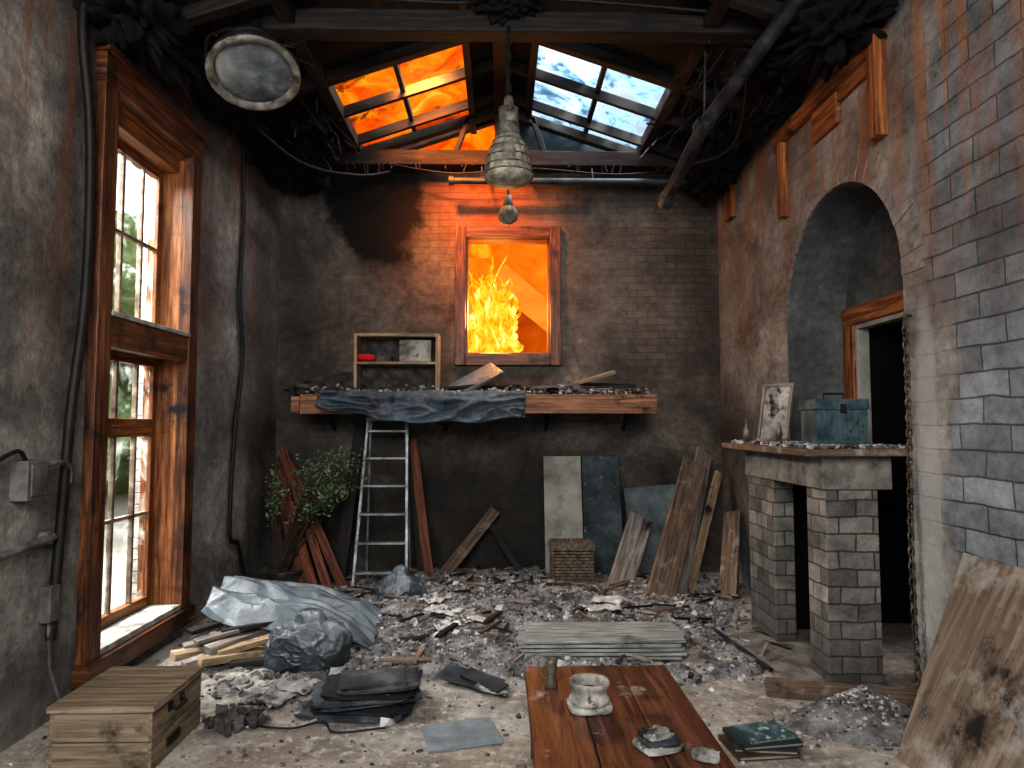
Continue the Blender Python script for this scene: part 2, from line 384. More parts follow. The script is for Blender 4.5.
for i in range(NA):
    (ya,za),(yb,zb)=arc[i],arc[i+1]
    mid=(ya+yb)/2; zl=DZ if D0<mid<D1 else 0
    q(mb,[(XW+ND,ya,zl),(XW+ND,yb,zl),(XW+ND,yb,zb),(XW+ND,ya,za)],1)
mb.done('wall_right',world_uv=1,fixn=False)
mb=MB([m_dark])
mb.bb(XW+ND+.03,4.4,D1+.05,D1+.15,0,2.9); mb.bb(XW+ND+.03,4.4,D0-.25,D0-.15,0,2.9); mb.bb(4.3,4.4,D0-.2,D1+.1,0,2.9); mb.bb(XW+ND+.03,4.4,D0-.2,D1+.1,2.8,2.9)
mb.done('wall_passage')  # passage walls coloured black to stand in for the unlit corridor
mb=MB([mat_right]); mb.bb(3.0,3.1,YN,D0-.3,0,4.5); mb.bb(3.0,3.1,D1+.2,7.8,0,4.5); mb.bb(3.0,3.1,D0-.3,D1+.2,2.95,4.5); mb.done('wall_outer')
mb=MB([mat_right])
K=24
for i in range(K):
    a0=math.pi*i/K+.004; a1=math.pi*(i+1)/K-.004; r0=AR; r1=AR+.22
    P=[(AC-r*math.cos(a),SP+r*math.sin(a)) for r,a in((r0,a0),(r1,a0),(r1,a1),(r0,a1))]
    d=U(.002,.009)
    mb.hexa([(XW-d,p[0],p[1]) for p in P],[(XW+.02,p[0],p[1]) for p in P])
mb.done('trim_arch',world_uv=1,bevel=.003)

mb=MB([w_sash,M('door_liner_paint',['#6a6862','#9a988f'],5)])
X=XW+ND
mb.bb(X-.05,X+.02,D1,D1+.16,0,DZ); mb.bb(X-.05,X+.02,D0-.16,D0,0,DZ); mb.bb(X-.055,X+.02,D0-.16,D1+.16,DZ,DZ+.15)
mb.bb(X-.03,X+.07,D1-.04,D1,0,DZ-.04,1); mb.bb(X-.03,X+.07,D0,D0+.04,0,DZ-.04,1); mb.bb(X-.03,X+.07,D0,D1,DZ-.04,DZ,1)
mb.done('door_1',bevel=.006)

# ---------------------------------------------------------------- left window
mb=MB([w_casing,M('sash_paint',['#3a2c24','#70604f','#a09484'],8,.6),gl_win,M('sill_dust',['#5c5853','#8c8881','#aaa69f'],8),w_sash])
xi=-XW; xo=xi-.28
mb.bb(xi-.02,xi+.06,4.05,4.2,.22,3.68); mb.bb(xi-.02,xi+.06,5.24,5.38,.22,3.68)
mb.bb(xi-.02,xi+.065,4.04,5.39,3.68,3.86); mb.bb(xi-.02,xi+.09,4.02,5.41,3.86,3.91)
mb.bb(xi-.02,xi+.09,4.02,5.41,.1,.22); mb.bb(xo,xi+.05,4.2,5.24,.22,.26,3)
mb.bb(xi-.02,xi+.05,4.2,5.24,2.08,2.27); mb.bb(xo,xi+.07,4.19,5.25,2.27,2.30,3)
mb.bb(xo,xi-.02,H0,H0+.05,.26,3.7,4); mb.bb(xo,xi-.02,H1-.05,H1,.26,3.7,4); mb.bb(xo,xi-.02,H0+.05,H1-.05,3.65,3.7,4); mb.bb(xo,xi-.02,H0+.05,H1-.05,2.1,2.27,4)
xs=xi-.2
def sash(y0,y1,z0,z1,cols,rows,fw=.065):
    for (a,b_,c,d) in((y0,y0+fw,z0,z1),(y1-fw,y1,z0,z1),(y0+fw,y1-fw,z0,z0+fw),(y0+fw,y1-fw,z1-fw,z1)):
        mb.bb(xs-.03,xs+.03,a,b_,c,d,4)
    for i in range(1,cols):
        y=y0+(y1-y0)*i/cols; mb.bb(xs-.015,xs+.02,y-.013,y+.013,z0+fw,z1-fw,1)
    for r_ in rows: mb.bb(xs-.014,xs+.019,y0+fw,y1-fw,r_-.013,r_+.013,1)
    mb.bb(xs-.004,xs+.004,y0+fw,y1-fw,z0+fw,z1-fw,2)
sash(H0+.05,H1-.05,2.30,3.55,4,[2.93]); sash(H0+.05,H1-.05,1.58,2.1,4,[]); sash(H0+.05,H1-.05,.27,1.58,4,[.95])
mb.bb(xo,xi-.05,H0+.05,H1-.05,3.55,3.65,4)
mb.done('window_1',bevel=.005)
mb=MB([w_casing,gl_win,w_sash])
for (a,b_,c,d) in((-.5,-.38,2.25,3.8),(.55,.67,2.25,3.8),(-.38,.55,2.25,2.38),(-.38,.55,3.67,3.8)): mb.bb(a,b_,YB-.07,YB-.001,c,d)
for (a,b_,c,d) in((-.41,-.36,2.34,3.71),(.53,.58,2.34,3.71),(-.36,.53,2.34,2.4),(-.36,.53,3.66,3.71)): mb.bb(a,b_,YB,YB+.2,c,d,2)
mb.done('window_2',bevel=.008)

# ---------------------------------------------------------------- roof
m_roof=M('charred_roof_board',['#060505','#121110','#262423'],3,.85,.9,coord='UV',mp=(1,8,1))
mb=MB([m_roof])
for s in(1,-1):
    for (a,b_,y0,y1) in((0,.31,YN,7.9),(1.57,2.9,YN,7.9),(.31,1.57,YN,5.9),(.31,1.57,7.72,7.9)):
        P=[(s*a,y0),(s*b_,y0),(s*b_,y1),(s*a,y1)]
        mb.hexa([(x,y,roofz(x)+.06) for x,y in P],[(x,y,roofz(x)+.12) for x,y in P])
mb.done('ceiling')
mb=MB([w_beam,w_black])
for s in(1,-1):
    mb.beam((s*.31,YN,roofz(.31)),(s*.31,7.8,roofz(.31)),.07,.12,1)
    mb.beam((s*1.57,YN,roofz(1.57)),(s*1.57,7.8,roofz(1.57)),.11,.13,0)
    mb.beam((s*2.38,YN,roofz(2.38)-.02),(s*2.38,7.8,roofz(2.38)-.02),.1,.16,1)
    for y in(1,2.2,3.4,4.6,5.86,6.5,7.15,7.7):
        mb.beam((0,y,roofz(0)+.0),(s*2.44,y,roofz(2.44)+.0),.05 if 6<y<7.5 else .09,.1,1)
    mb.beam((s*.95,5.9,roofz(.95)+.03),(s*.95,7.8,roofz(.95)+.03),.045,.06,1)
mb.beam((0,YN,5.1),(0,7.8,5.1),.14,.12,1)
mb.done('roof_rafters',bevel=.006)
mb=MB([w_black,w_beam]); mb.beam((-XW,4.98,4.6),(XW,4.98,4.6),.16,.16,0,jit=.01); mb.done('tie_beam',bevel=.015)
mb=MB([w_beam,w_black]); mb.beam((-XW,7.36,4.5),(XW,7.36,4.5),.2,.17,0,jit=.01); mb.beam((0,7.4,4.58),(0,7.4,5.1),.12,.12,1)
for s in(1,-1): mb.beam((s*.5,7.4,4.58),(s*.35,7.4,5.02),.06,.06,1); mb.beam((0,7.42,5.1),(s*2.3,7.42,4.35),.1,.1,1)
mb.done('truss_beam',bevel=.012)
mb=MB([gl_sky])
P=[(.31,5.9),(1.57,5.9),(1.57,7.75),(.31,7.75)]
mb.hexa([(x,y,roofz(x)+.07) for x,y in P],[(x,y,roofz(x)+.078) for x,y in P]); mb.done('window_3')
mb=MB([gl_fire]); P=[(-x,y) for x,y in P]
mb.hexa([(x,y,roofz(x)+.07) for x,y in P],[(x,y,roofz(x)+.078) for x,y in P]); mb.done('window_4')
mb=MB([M('gable_board',['#10181e','#22303a','#3a4a55'],4,.8)])
mb.hexa([(0.02,7.55,4.46),(2.4,7.55,4.3),(2.4,7.55,4.36),(.02,7.55,5.15)],[(0.02,7.6,4.46),(2.4,7.6,4.3),(2.4,7.6,4.36),(.02,7.6,5.15)]); mb.done('wall_gable')
for (c,r) in(((2.22,4.3,4.2),(.2,.4,.15)),((2.12,4.85,4.35),(.26,.16,.14)),((-2.25,4.2,4.15),(.15,.5,.22)),((-2.15,6.9,4.3),(.26,.45,.16)),((2.2,6.9,4.25),(.2,.45,.2)),((0.05,4.85,4.72),(.2,.1,.1)),((-2.2,5.5,4.25),(.18,.5,.12)),((2.25,5.7,4.25),(.12,.45,.1))):
    mb=MB([m_dark]); mb.blob(c,r,.9,4.5,5,0,seed=R()*50); mb.done('charred_insulation')
mb=MB([w_black])
for i in range(130):
    s=random.choice((-1,1)); x=s*U(1.65,2.3);y=U(5,7.2)
    mb.beam((x,y,roofz(x)+.02),(x+U(-.3,.05)*s,y+U(-.4,.2),roofz(x)-U(.02,.32)),.02,.012)
for i in range(40):
    x=U(-2.3,2.3); mb.beam((x,7.26,4.45),(x+U(-.05,.05),7.26+U(-.04,.02),4.45-U(.04,.16)),.015,.01)
mb.done('hanging_laths')

# pipes
mb=MB([m_metal]); 
mb.tube([(1.93,4.2,4.36),(1.60,5.2,3.95),(1.48,6.0,3.60)],.055,seg=18)
mb.tube([(1.49,5.93,3.63),(1.48,6.02,3.59)],.07,seg=18)
mb.tube([(1.60,5.17,3.96),(1.585,5.25,3.93)],.07,seg=18)
mb.tube([(1.60,5.2,3.95),(1.62,5.2,4.6)],.012)
mb.done('flue_pipe')
mb=MB([M('grey_pipe',['#141618','#262b2f','#3a4146'],5,.5)])
mb.tube([(-.52,7.2,4.22),(2.42,7.2,4.22)],.035,seg=14); mb.tube([(-.55,7.2,4.22),(-.50,7.2,4.22)],.05,seg=14)
for x in(-.2,1.0,2.1): mb.tube([(x,7.2,4.22),(x,7.3,4.42)],.012)
mb.done('conduit_pipe')
mb=MB([m_black]); mb.spline([(2.3,3.2,4.42),(2.25,4.4,4.35),(2.2,5.6,4.2),(2.3,7.3,4.25)],.03); mb.spline([(-1.2,4.8,4.72),(-.4,4.85,4.7),(.4,4.86,4.74),(1.8,4.8,4.6),(2.36,4.7,4.5)],.015)
mb.spline([(-2.3,5.2,4.3),(-1.9,6.2,4.05),(-1.5,7.0,4.2),(-1.2,7.3,4.35)],.016); mb.spline([(-1.2,7.25,4.42),(-.5,7.2,4.30),(.3,7.2,4.36),(1.3,7.2,4.3),(2.2,7.25,4.42)],.01); mb.spline([(1.9,5.0,4.5),(2.0,5.7,4.0),(1.7,6.6,4.15),(1.9,7.25,4.4)],.014)
mb.done('roof_cable')

mb=MB([w_orange]); 
mb.bb(XW-.07,XW,4.2,5.8,4.0,4.11); mb.bb(XW-.08,XW,4.14,4.24,3.42,4.11); mb.bb(XW-.07,XW,5.62,5.72,3.36,4.0); mb.bb(XW-.04,XW,4.24,4.7,3.9,4.0); mb.bb(XW-.04,XW,4.72,5.1,3.76,4.0)
mb.bb(XW-.06,XW,6.9,7.1,3.75,4.1); mb.done('wall_timber_bracket',bevel=.008)

# ---------------------------------------------------------------- lamps
m_lampw=M('lamp_enamel',['#2e2b27','#5c5851','#89847a'],12,.5,.3,spots=[('#2a2018',8,.56,.66)])
m_wick=M('lamp_ribbed_shade',['#403c34','#7c7668','#aaa292'],14,.6,.4)
m_lens=M('lamp_lens',['#2a2d2f','#54585a','#7c8184'],5,.25,.2,spec=.7)
mb=MB([m_lampw,m_wick,m_black]); o=(.06,4.86,0)
mb.tube([(.06,4.90,4.55),(.06,4.86,4.3),(.06,4.86,3.98)],.012,2)
for i in range(9):
    z=4.0+i*.06; a=i%2
    pts=[(o[0]+(.018*math.cos(t) if a else 0),o[1]+(0 if a else .018*math.cos(t)),z+.04*math.sin(t)) for t in [k*2*math.pi/10 for k in range(10)]]
    mb.tube(pts,.006,2,6,closed=True)
mb.lathe(o,[(0,4.0),(.028,3.995),(.034,3.97),(.036,3.91),(.066,3.90),(.07,3.885),(.07,3.80),(.066,3.785),(.074,3.76),(.084,3.72),(.088,3.68)],0,40)
mb.lathe(o,[(.088,3.69),(.106,3.66),(.135,3.60),(.158,3.53),(.17,3.46),(.173,3.42)],1,ribs=18,ribamp=.022,seg=108)
mb.lathe(o,[(.176,3.425),(.182,3.41),(.178,3.39),(.16,3.365),(.12,3.345),(.06,3.33),(0,3.327)],1,seg=40)
for z,r in((3.90,.07),(3.79,.072),(3.655,.112),(3.60,.137),(3.53,.16),(3.465,.173),(3.41,.184)):
    mb.tube([(o[0]+r*math.cos(t),o[1]+r*math.sin(t),z) for t in [k*2*math.pi/40 for k in range(40)]],.006,0,6,closed=True)
mb.done('pendant_lamp')
mb=MB([m_lampw,m_wick,m_black]); o=(.07,6.0,0)
mb.tube([(.06,6.0,5.05),(.07,6.0,3.64)],.008,2)
mb.lathe(o,[(0,3.66),(.03,3.65),(.035,3.6),(.05,3.57),(.05,3.55)],0); mb.lathe(o,[(.05,3.55),(.08,3.51),(.088,3.46),(.075,3.42),(.03,3.39),(0,3.385)],1,ribs=12,ribamp=.03,seg=60)
mb.done('pendant_lamp')
mb=MB([m_lampw,m_lens,m_black,m_metal]); 
d=Vector((.18,-.36,-.92)).normalized(); rot=d.to_track_quat('Z','Y').to_matrix()
o=(-1.71,4.62,4.09)
mb.lathe(o,[(0,-.30),(.06,-.295),(.085,-.27),(.09,-.2),(.10,-.19),(.15,-.17),(.19,-.12),(.25,-.04),(.285,.02),(.295,.06),(.29,.085),(.27,.088),(.25,.05),(.2,.0)],3,48,rot)
mb.lathe(o,[(.255,.075),(.292,.078),(.308,.09),(.308,.104),(.29,.112),(.262,.108),(.25,.085)],0,48,rot)
mb.lathe(o,[(.255,.07),(.2,.085),(.1,.1),(0,.105)],1,48,rot)
for z_,r_ in((-.12,.195),(-.2,.095),(-.26,.09)):
    mb.tube([Vector(o)+rot@Vector((r_*math.cos(t),r_*math.sin(t),z_)) for t in [k*2*math.pi/32 for k in range(32)]],.01,2,6,closed=True)
mb.spline([Vector(o)+rot@Vector((-.30,0,.02)),Vector(o)+rot@Vector((-.27,0,-.2)),Vector(o)+rot@Vector((0,0,-.36)),Vector(o)+rot@Vector((.27,0,-.2)),Vector(o)+rot@Vector((.30,0,.02))],.012,2)
mb.tube([Vector(o)+rot@Vector((0,0,-.29)),(-1.76,4.8,4.5)],.03,2); mb.spline([(-1.70,4.7,4.36),(-1.5,4.75,4.3),(-1.4,4.9,4.5)],.012,2)
mb.done('flood_lamp')

# ---------------------------------------------------------------- shelf and its load
mb=MB([w_shelf,w_black]); mb.bb(-1.95,1.54,6.68,6.76,1.71,1.9,0,.004); mb.bb(-1.95,1.52,6.76,7.5,1.8,1.88,1)
for x in(-1.8,-.6,.5,1.35): mb.beam((x,7.48,1.55),(x,7.1,1.8),.04,.04,1); 
mb.bb(-2.03,-1.955,6.66,7.5,1.72,1.88,0)
mb.done('wall_shelf',bevel=.006)
mb=MB([w_pale,m_paper,M('red_cloth',['#7a0c10','#c02028'],6),m_ash3])
x0,x1,zb,zt=-1.47,-.62,1.89,2.52;ya,yb=6.85,7.12
mb.bb(x0,x0+.03,ya,yb,zb,zt); mb.bb(x1-.03,x1,ya,yb,zb,zt); mb.bb(x0+.03,x1-.03,ya,yb,zt-.03,zt); mb.bb(x0+.03,x1-.03,ya,yb,2.21,2.235); mb.bb(x0,x1,yb,yb+.015,zb,zt,3); mb.bb(x0+.03,x1-.03,ya,yb,1.89,1.92)
mb.bb(-1.02,-.7,6.9,7.0,2.24,2.46,1); mb.superq((-1.36,6.92,2.28),(.2,.12,.08),(0,0,.2),mat=2,e1=.8,e2=.8); mb.bb(-1.25,-1.1,6.9,7.0,2.24,2.3,3)
mb.done('wooden_cubby_shelf',bevel=.004)
mb=MB([w_grey,w_pale,m_tarp,w_black])
def board(mb,c,size,rot,mat=0,jit=.006): mb.box(c,size,rot,mat,jit)
board(mb,(-.25,6.9,2.06),(.5,.35,.03),(.4,-.5,.2),2); board(mb,(-.3,6.9,1.99),(.45,.3,.03),(0,-.1,.1),3); board(mb,(-.05,7.0,1.98),(.5,.2,.03),(0,-.05,-.3),3)
board(mb,(.88,6.95,2.05),(.62,.10,.04),(0,-.30,.1),1); board(mb,(1.0,6.95,1.95),(.62,.14,.03),(0,-.02,.1),0); board(mb,(1.1,7.0,1.98),(.55,.2,.03),(0,-.05,-.1),3); board(mb,(1.05,7.05,2.02),(.7,.12,.03),(0,.03,.1),3); board(mb,(.45,7.0,1.96),(.6,.2,.04),(0,.04,0),3); board(mb,(.55,6.85,1.99),(.5,.12,.025),(0,-.12,.15),0)
mb.done('broken_boards',bevel=.003)
mb=MB([m_ash,m_ash2,m_ash3])
for i in range(1300):
    x=U(-1.9,1.5); mb.chunk((x,U(6.70,7.4),1.905+abs(random.gauss(0,.03))),U(.01,.045),random.choice((0,1,2,2)))
mb.blob((-1.75,7.2,1.97),(.35,.2,.14),.8,3,4,2,seed=3); mb.blob((-1.0,7.2,1.93),(.8,.22,.07),.8,3,4,2,seed=9); mb.blob((.3,7.2,1.93),(.6,.22,.07),.8,3,4,2,seed=13)
mb.done('shelf_rubble')
def tarpfn(u,v):
    x=-1.76+2.0*u
    L=.16+.15*math.sin(min(1,u*1.15)*2.3)+.03*noise.noise(Vector((u*7,0,0)))
    f=noise.fractal(Vector((u*9,v*1.5,3)),.8,2,4)
    if v<.35: t=v/.35; return (x,7.0-.36*t,1.925+.02*f)
    t=(v-.35)/.65
    fold=1-abs(noise.noise(Vector((u*6+v*2.5,v*5-u*3,7))))*2.4
    return (x+.03*f,6.65-.07*t-.03*abs(f)-.045*fold*min(1,t*4),1.93-L*t+.01*math.sin(u*14))
mb=MB([m_tarp2]); mb.sheet(140,50,tarpfn); mb.done('draped_tarp',solid=.006,fixn=False)

# ---------------------------------------------------------------- ladder
mb=MB([m_ladder]); bl,br_=Vector((-1.42,6.72,0)),Vector((-.90,6.72,0)); tl,tr=Vector((-1.36,7.1,1.66)),Vector((-.96,7.1,1.66))
mb.beam(bl,tl,.03,.065,up=(0,1,0)); mb.beam(br_,tr,.03,.065,up=(0,1,0))
for i in range(6):
    t=.1+i*.165; a=bl.lerp(tl,t);b_=br_.lerp(tr,t); mb.beam(a,b_,.09,.022)
mb.beam(tl+Vector((-.02,0,0)),tr+Vector((.02,0,0)),.1,.04)
mb.beam((-1.40,7.3,0),(-1.34,7.12,1.64),.02,.03,up=(0,1,0)); mb.beam((-.94,7.3,0),(-.98,7.12,1.64),.02,.03,up=(0,1,0))
mb.done('step_ladder',bevel=.004)

def plank(name,p1,p2,w,t,mat,up=(0,-1,0)):
    mb=MB([mat]); mb.beam(p1,p2,w,t,0,up,jit=.006); return mb.done(name,bevel=.004)
plank('leaning_plank',(-.70,6.95,.02),(-.93,7.3,1.45),.09,.03,w_red)
plank('leaning_plank',(-.80,7.1,.02),(-1.0,7.4,1.5),.05,.03,w_black)
plank('leaning_plank',(-1.62,7.0,.02),(-1.5,7.4,1.6),.12,.03,w_black)
plank('leaning_plank',(-.62,7.0,.03),(-.05,7.42,.68),.12,.04,w_brown)
plank('leaning_plank',(.27,7.1,.02),(-.13,7.42,.55),.07,.035,w_black)
mb=MB([w_red,w_black])
for i,(bx,tx,tz,by) in enumerate(((-1.60,-2.28,1.36,6.55),(-1.72,-2.3,1.15,6.5),(-1.84,-2.32,.98,6.6),(-1.52,-2.2,1.2,6.75),(-1.92,-2.33,.85,6.7))):
    mb.beam((bx,by,.03),(tx,7.2,tz),.085,.03,0 if i<4 else 1,(.2,-1,0),.005)
mb.done('salvaged_planks',bevel=.003)
mb=MB([m_dark,M('leaf',['#2e3e26','#586e4a','#86967a'],8,.7),M('twig',['#2a2018','#4a3a2c'],8),m_ash3])
o=(-2.1,6.72,0); mb.lathe(o,[(0,0),(.17,0),(.215,.2),(.23,.215),(.215,.22),(.2,.19),(0,.17)],3)
for i in range(34):
    tip=Vector((o[0]+U(-.15,.85),o[1]+U(-.35,.2),U(.8,1.38))); tip.x=max(tip.x,-2.38)
    b0=Vector((o[0]+U(-.05,.05),o[1]+U(-.05,.05),.16)); mid=b0.lerp(tip,.5)+Vector((-.1,0,.12)); mid.x=max(mid.x,-2.38)
    P=[b0.lerp(mid,t)*(1-t)+mid.lerp(tip,t)*t for t in [k/8 for k in range(9)]]
    mb.tube(P,[.007*(1-.7*k/8) for k in range(9)],2,5)
    for k in range(34):
        t=U(.6,1); p=b0.lerp(mid,t)*(1-t)+mid.lerp(tip,t)*t
        d=Vector((U(-1,1),U(-1,1),U(-.4,1))).normalized(); p=p+d*U(0,.04)
        if p.x<-2.4: continue
        s_=d.cross(Vector((U(-1,1),U(-1,1),U(-1,1)))).normalized(); l=U(.03,.06); w=l*.22
        m_=p+d*l*.5
        mb.quadmesh([p,m_+s_*w,p+d*l,m_-s_*w],[(0,1,2,3)],[[(0,0)]*4],1)
mb.done('potted_shrub',fixn=False)

# ---------------------------------------------------------------- boards at back right
mb=MB([M('white_panel_paint',['#5e5b53','#86837a','#9f9c93'],3,.8,.3,spots=[('#4a4640',4,.6,.72)])]); mb.beam((.67,7.12,0),(.67,7.42,1.26),.4,.03,up=(0,-1,0)); mb.done('painted_board',bevel=.003)
mb=MB([M('slate_panel_paint',['#1a2022','#2f383b','#465054'],4,.8,.3,spots=[('#8a908e',14,.62,.70)])]); mb.beam((1.08,7.08,0),(1.08,7.4,1.26),.4,.03,up=(0,-1,0)); mb.done('painted_board',bevel=.003)
mb=MB([M('grey_panel_paint',['#2a2e30','#464e50','#626a6c'],3,.7,.3)]); mb.box((1.64,7.3,.5),(.56,.03,.9),(-.22,-.07,0)); mb.done('grey_panel',bevel=.003)
plank('leaning_plank',(1.13,6.6,.02),(1.44,7.0,.66),.25,.03,w_grey)
plank('leaning_plank',(1.44,6.25,.02),(2.0,6.98,1.22),.27,.035,w_brown,up=(.3,-1,.3))
plank('leaning_plank',(1.62,6.35,.02),(2.16,7.2,1.32),.2,.03,w_grey,up=(.5,-1,.3))
plank('leaning_plank',(1.78,6.5,.02),(2.3,7.2,1.1),.08,.03,w_pale,up=(.5,-1,.3))
plank('leaning_plank',(2.12,6.42,.02),(2.34,6.9,.72),.17,.04,w_brown,up=(-.8,-1,.3))
plank('leaning_plank',(1.9,7.1,.02),(1.75,7.45,.95),.04,.03,w_black)
m_wic=M('wicker',['#302a24','#5a4f43','#7d705f'],25,.8,.8)
mb=MB([m_wic,m_dark]); x0,x1,y0,y1,z0,z1=.50,.90,6.62,6.92,.088,.42
mb.bb(x0+.015,x1-.015,y0+.015,y1-.015,z0,z1,1)
for k in range(11):
    z=z0+.015+k*.03
    for j in range(14):
        f=.008 if (j+k)%2 else -.002; xx=x0+(x1-x0)*(j+.5)/14
        mb.box((xx,y0+.012-f,z),(.033,.012,.022)); 
    for j in range(10):
        f=.008 if (j+k)%2 else -.002; yy=y0+(y1-y0)*(j+.5)/10
        mb.box((x0+.012-f,yy,z),(.012,.033,.022)); mb.box((x1-.012+f,yy,z),(.012,.033,.022))
mb.bb(x0-.012,x1+.012,y0-.012,y1+.012,z1-.02,z1+.02); mb.bb(x0-.005,x1+.005,y0-.005,y1+.005,z1+.02,z1+.035)
for k in range(9): mb.bb(x0+.01+k*.043,x0+.04+k*.043,y0,y1,z1+.035,z1+.045)
mb.done('wicker_basket')
mb=MB([w_grey,w_pale]); 
for i in range(4): mb.box((.64,6.46+i*.13,.07),(1.02,.1,.03),(0,0,.03),0,.004)
mb.bb(.28,.34,6.4,6.94,0,.055); mb.bb(.95,1.01,6.4,6.94,0,.055); mb.done('slatted_pallet',bevel=.003)

# ---------------------------------------------------------------- fireplace
mb=MB([m_block,m_stone,m_dark]); 
mb.bb(2.0,2.33,4.2,4.46,.035,1.2); mb.bb(2.0,2.15,5.0,5.5,.035,1.2); mb.bb(1.98,2.41,4.18,5.52,1.2,1.41,1,.004)
mb.bb(2.15,2.43,5.3,5.45,.035,1.2,2); mb.bb(1.74,2.42,4.14,5.58,0,.035,1)  # black side panel added so the gap between the pillars reads as shade
ob=mb.done('stone_fireplace',world_uv=1,bevel=.008)
mb=MB([w_brown]); mb.bb(1.83,2.62,4.08,5.66,1.41,1.455,0,.003); mb.done('mantel_shelf',bevel=.008)
mb=MB([m_ash,m_ash2,m_ash3])
for i in range(700): mb.chunk((U(1.86,2.55),U(4.1,5.6),1.462),U(.008,.035),random.choice((0,1,2)))
mb.done('mantel_rubble')
m_teal=M('teal_metal',['#1c282c','#384c52','#62767a'],6,.45,.3,.2,spots=[('#241a14',6,.58,.68)])
mb=MB([m_teal,m_black]); X0,X1=2.13,2.47; mb.bb(X0,X1,4.55,4.8,1.46,1.71,0)
for k in range(9): mb.bb(X0+.022+k*.035,X0+.036+k*.035,4.54,4.55,1.50,1.68)
mb.bb(X0-.008,X1+.008,4.54,4.81,1.71,1.775); mb.bb(X0-.012,X1+.012,4.536,4.814,1.705,1.718)
mb.bb(X0-.008,X1+.008,4.54,4.81,1.462,1.485); mb.bb(2.28,2.32,4.53,4.54,1.68,1.74,1)
mb.tube([(2.23,4.67,1.775),(2.23,4.67,1.815),(2.37,4.67,1.815),(2.37,4.67,1.775)],.008,1)
mb.done('metal_box',bevel=.006)
mb=MB([w_grey,m_paper]); 
c=Vector((2.20,5.42,1.70)); rot=Matrix.Rotation(math.radians(-55),3,'Z')@Matrix.Rotation(math.radians(-14),3,'X')
for (dx,dz,w,h) in((0,.225,.27,.025),(0,-.225,.27,.025),(-.122,0,.025,.425),(.122,0,.025,.425)): mb.box(c+rot@Vector((dx,0,dz)),(w,.025,h),rot,0)
mb.box(c+rot@Vector((0,.004,0)),(.24,.01,.43),rot,1); mb.done('picture_frame',bevel=.003)
mb=MB([M('bottle_glass',['#24221c','#545044','#7d745f'],10,.3,.1)])
mb.lathe((1.94,5.35,1.455),[(0,0),(.025,0),(.028,.1),(.012,.14),(.012,.19),(.016,.195),(0,.2)],0,16); mb.lathe((2.05,5.0,1.455),[(0,0),(.022,0),(.024,.1),(.012,.13),(.01,.16),(0,.165)],0,16)
mb.done('glass_bottle')
mb=MB([M('rusty_chain',['#1c1815','#4a4038','#7a6c5e'],20,.5,.4,.6)])
for i in range(50):
    z=2.2-i*.043; a=i%2
    pts=[]
    for k in range(12):
        t=k*2*math.pi/12; w=.016*math.cos(t); h=.03*math.sin(t)
        pts.append((2.40+(w if a else 0)+.01*math.sin(i*.13),3.98+(0 if a else w)+.01*math.sin(i*.1),z+h))
    mb.tube(pts,.0065,0,6,closed=True)
mb.tube([(2.45,3.98,2.25),(2.40,3.98,2.25),(2.40,3.98,2.2)],.01)
mb.done('hanging_chain')
mb=MB([m_metal]); mb.tube([(1.6,5.5,.05),(1.72,4.4,.05)],.014); mb.done('fire_poker')

# ---------------------------------------------------------------- foreground right
mb=MB([wood('plywood',['#3e3630','#64574a','#827466'],.25,.7,1.2,ash=.4),w_black])
b0=Vector((1.91,3.36,.0)); tdir=Vector((2.405,3.55,.94))-b0; al=Vector((.03,-1.15,0))
nrm=tdir.cross(al).normalized()*.02
P=[b0,b0+al,b0+al+tdir,b0+tdir]
mb.hexa(P,[p+nrm for p in P]); 
for i,f in enumerate(mb.f):
    mb.uv[i]=[((mb.v[k]-b0).dot(tdir.normalized()),(mb.v[k]-b0).dot(al.normalized())) for k in f]
mb.done('plywood_sheet',bevel=.003)
mb=MB([w_brown]); mb.beam((1.58,4.12,.05),(2.40,3.92,.05),.07,.09,jit=.006); mb.done('floor_timber',bevel=.006)
mb=MB([m_ash,m_ash2,m_ash3])
def heap(u,v):
    a=u*2*math.pi;r=v*.42; x=1.95+r*math.cos(a);y=3.72+r*.6*math.sin(a)
    h=.19*max(0,1-(r/.42))**.9+.03*noise.fractal(Vector((x*9,y*9,1)),.8,2,4)*(1-v)
    return (x,y,max(h,0)+.002)
mb.sheet(60,30,heap)
for i in range(1400):
    a=U(0,6.28);r=abs(random.gauss(0,.2)); r=min(r,.5)
    mb.chunk((1.95+r*math.cos(a),3.72+r*.6*math.sin(a),.19*max(0,1-r/.42)+.004),U(.004,.022),random.choice((0,0,1,2)))
mb.done('ash_heap')
cov=[M('book_cover_dark',['#14181a','#2c3438'],6,.6),M('book_cover_teal',['#1a2629','#2e484c','#6e7e7e'],9,.6,spots=[('#9aa09c',16,.56,.62)]),M('book_cover_brown',['#2c1a14','#523828'],6,.6),M('book_pages',['#6a6458','#9a9284'],30,.9,coord='UV',mp=(1,20,1))]
mb=MB(cov); z=0
for i,(w,d,h,r,cm) in enumerate(((.31,.24,.025,.1,2),(.3,.23,.022,-.12,0),(.31,.22,.022,.15,0),(.25,.18,.02,.25,1))):
    c=(1.28+.01*i,3.46,z+h/2); ro=(0,0,r)
    mb.box((c[0],c[1],z+.003),(w,d,.005),ro,cm); mb.box((c[0],c[1],z+h-.003),(w,d,.005),ro,cm); mb.box(c,(w-.012,d-.012,h-.008),ro,3)
    rm=Matrix.Rotation(r,3,'Z'); mb.box(Vector(c)+rm@Vector((-w/2+.003,0,0)),(.006,d,h),ro,cm); z+=h
mb.done('book_stack')
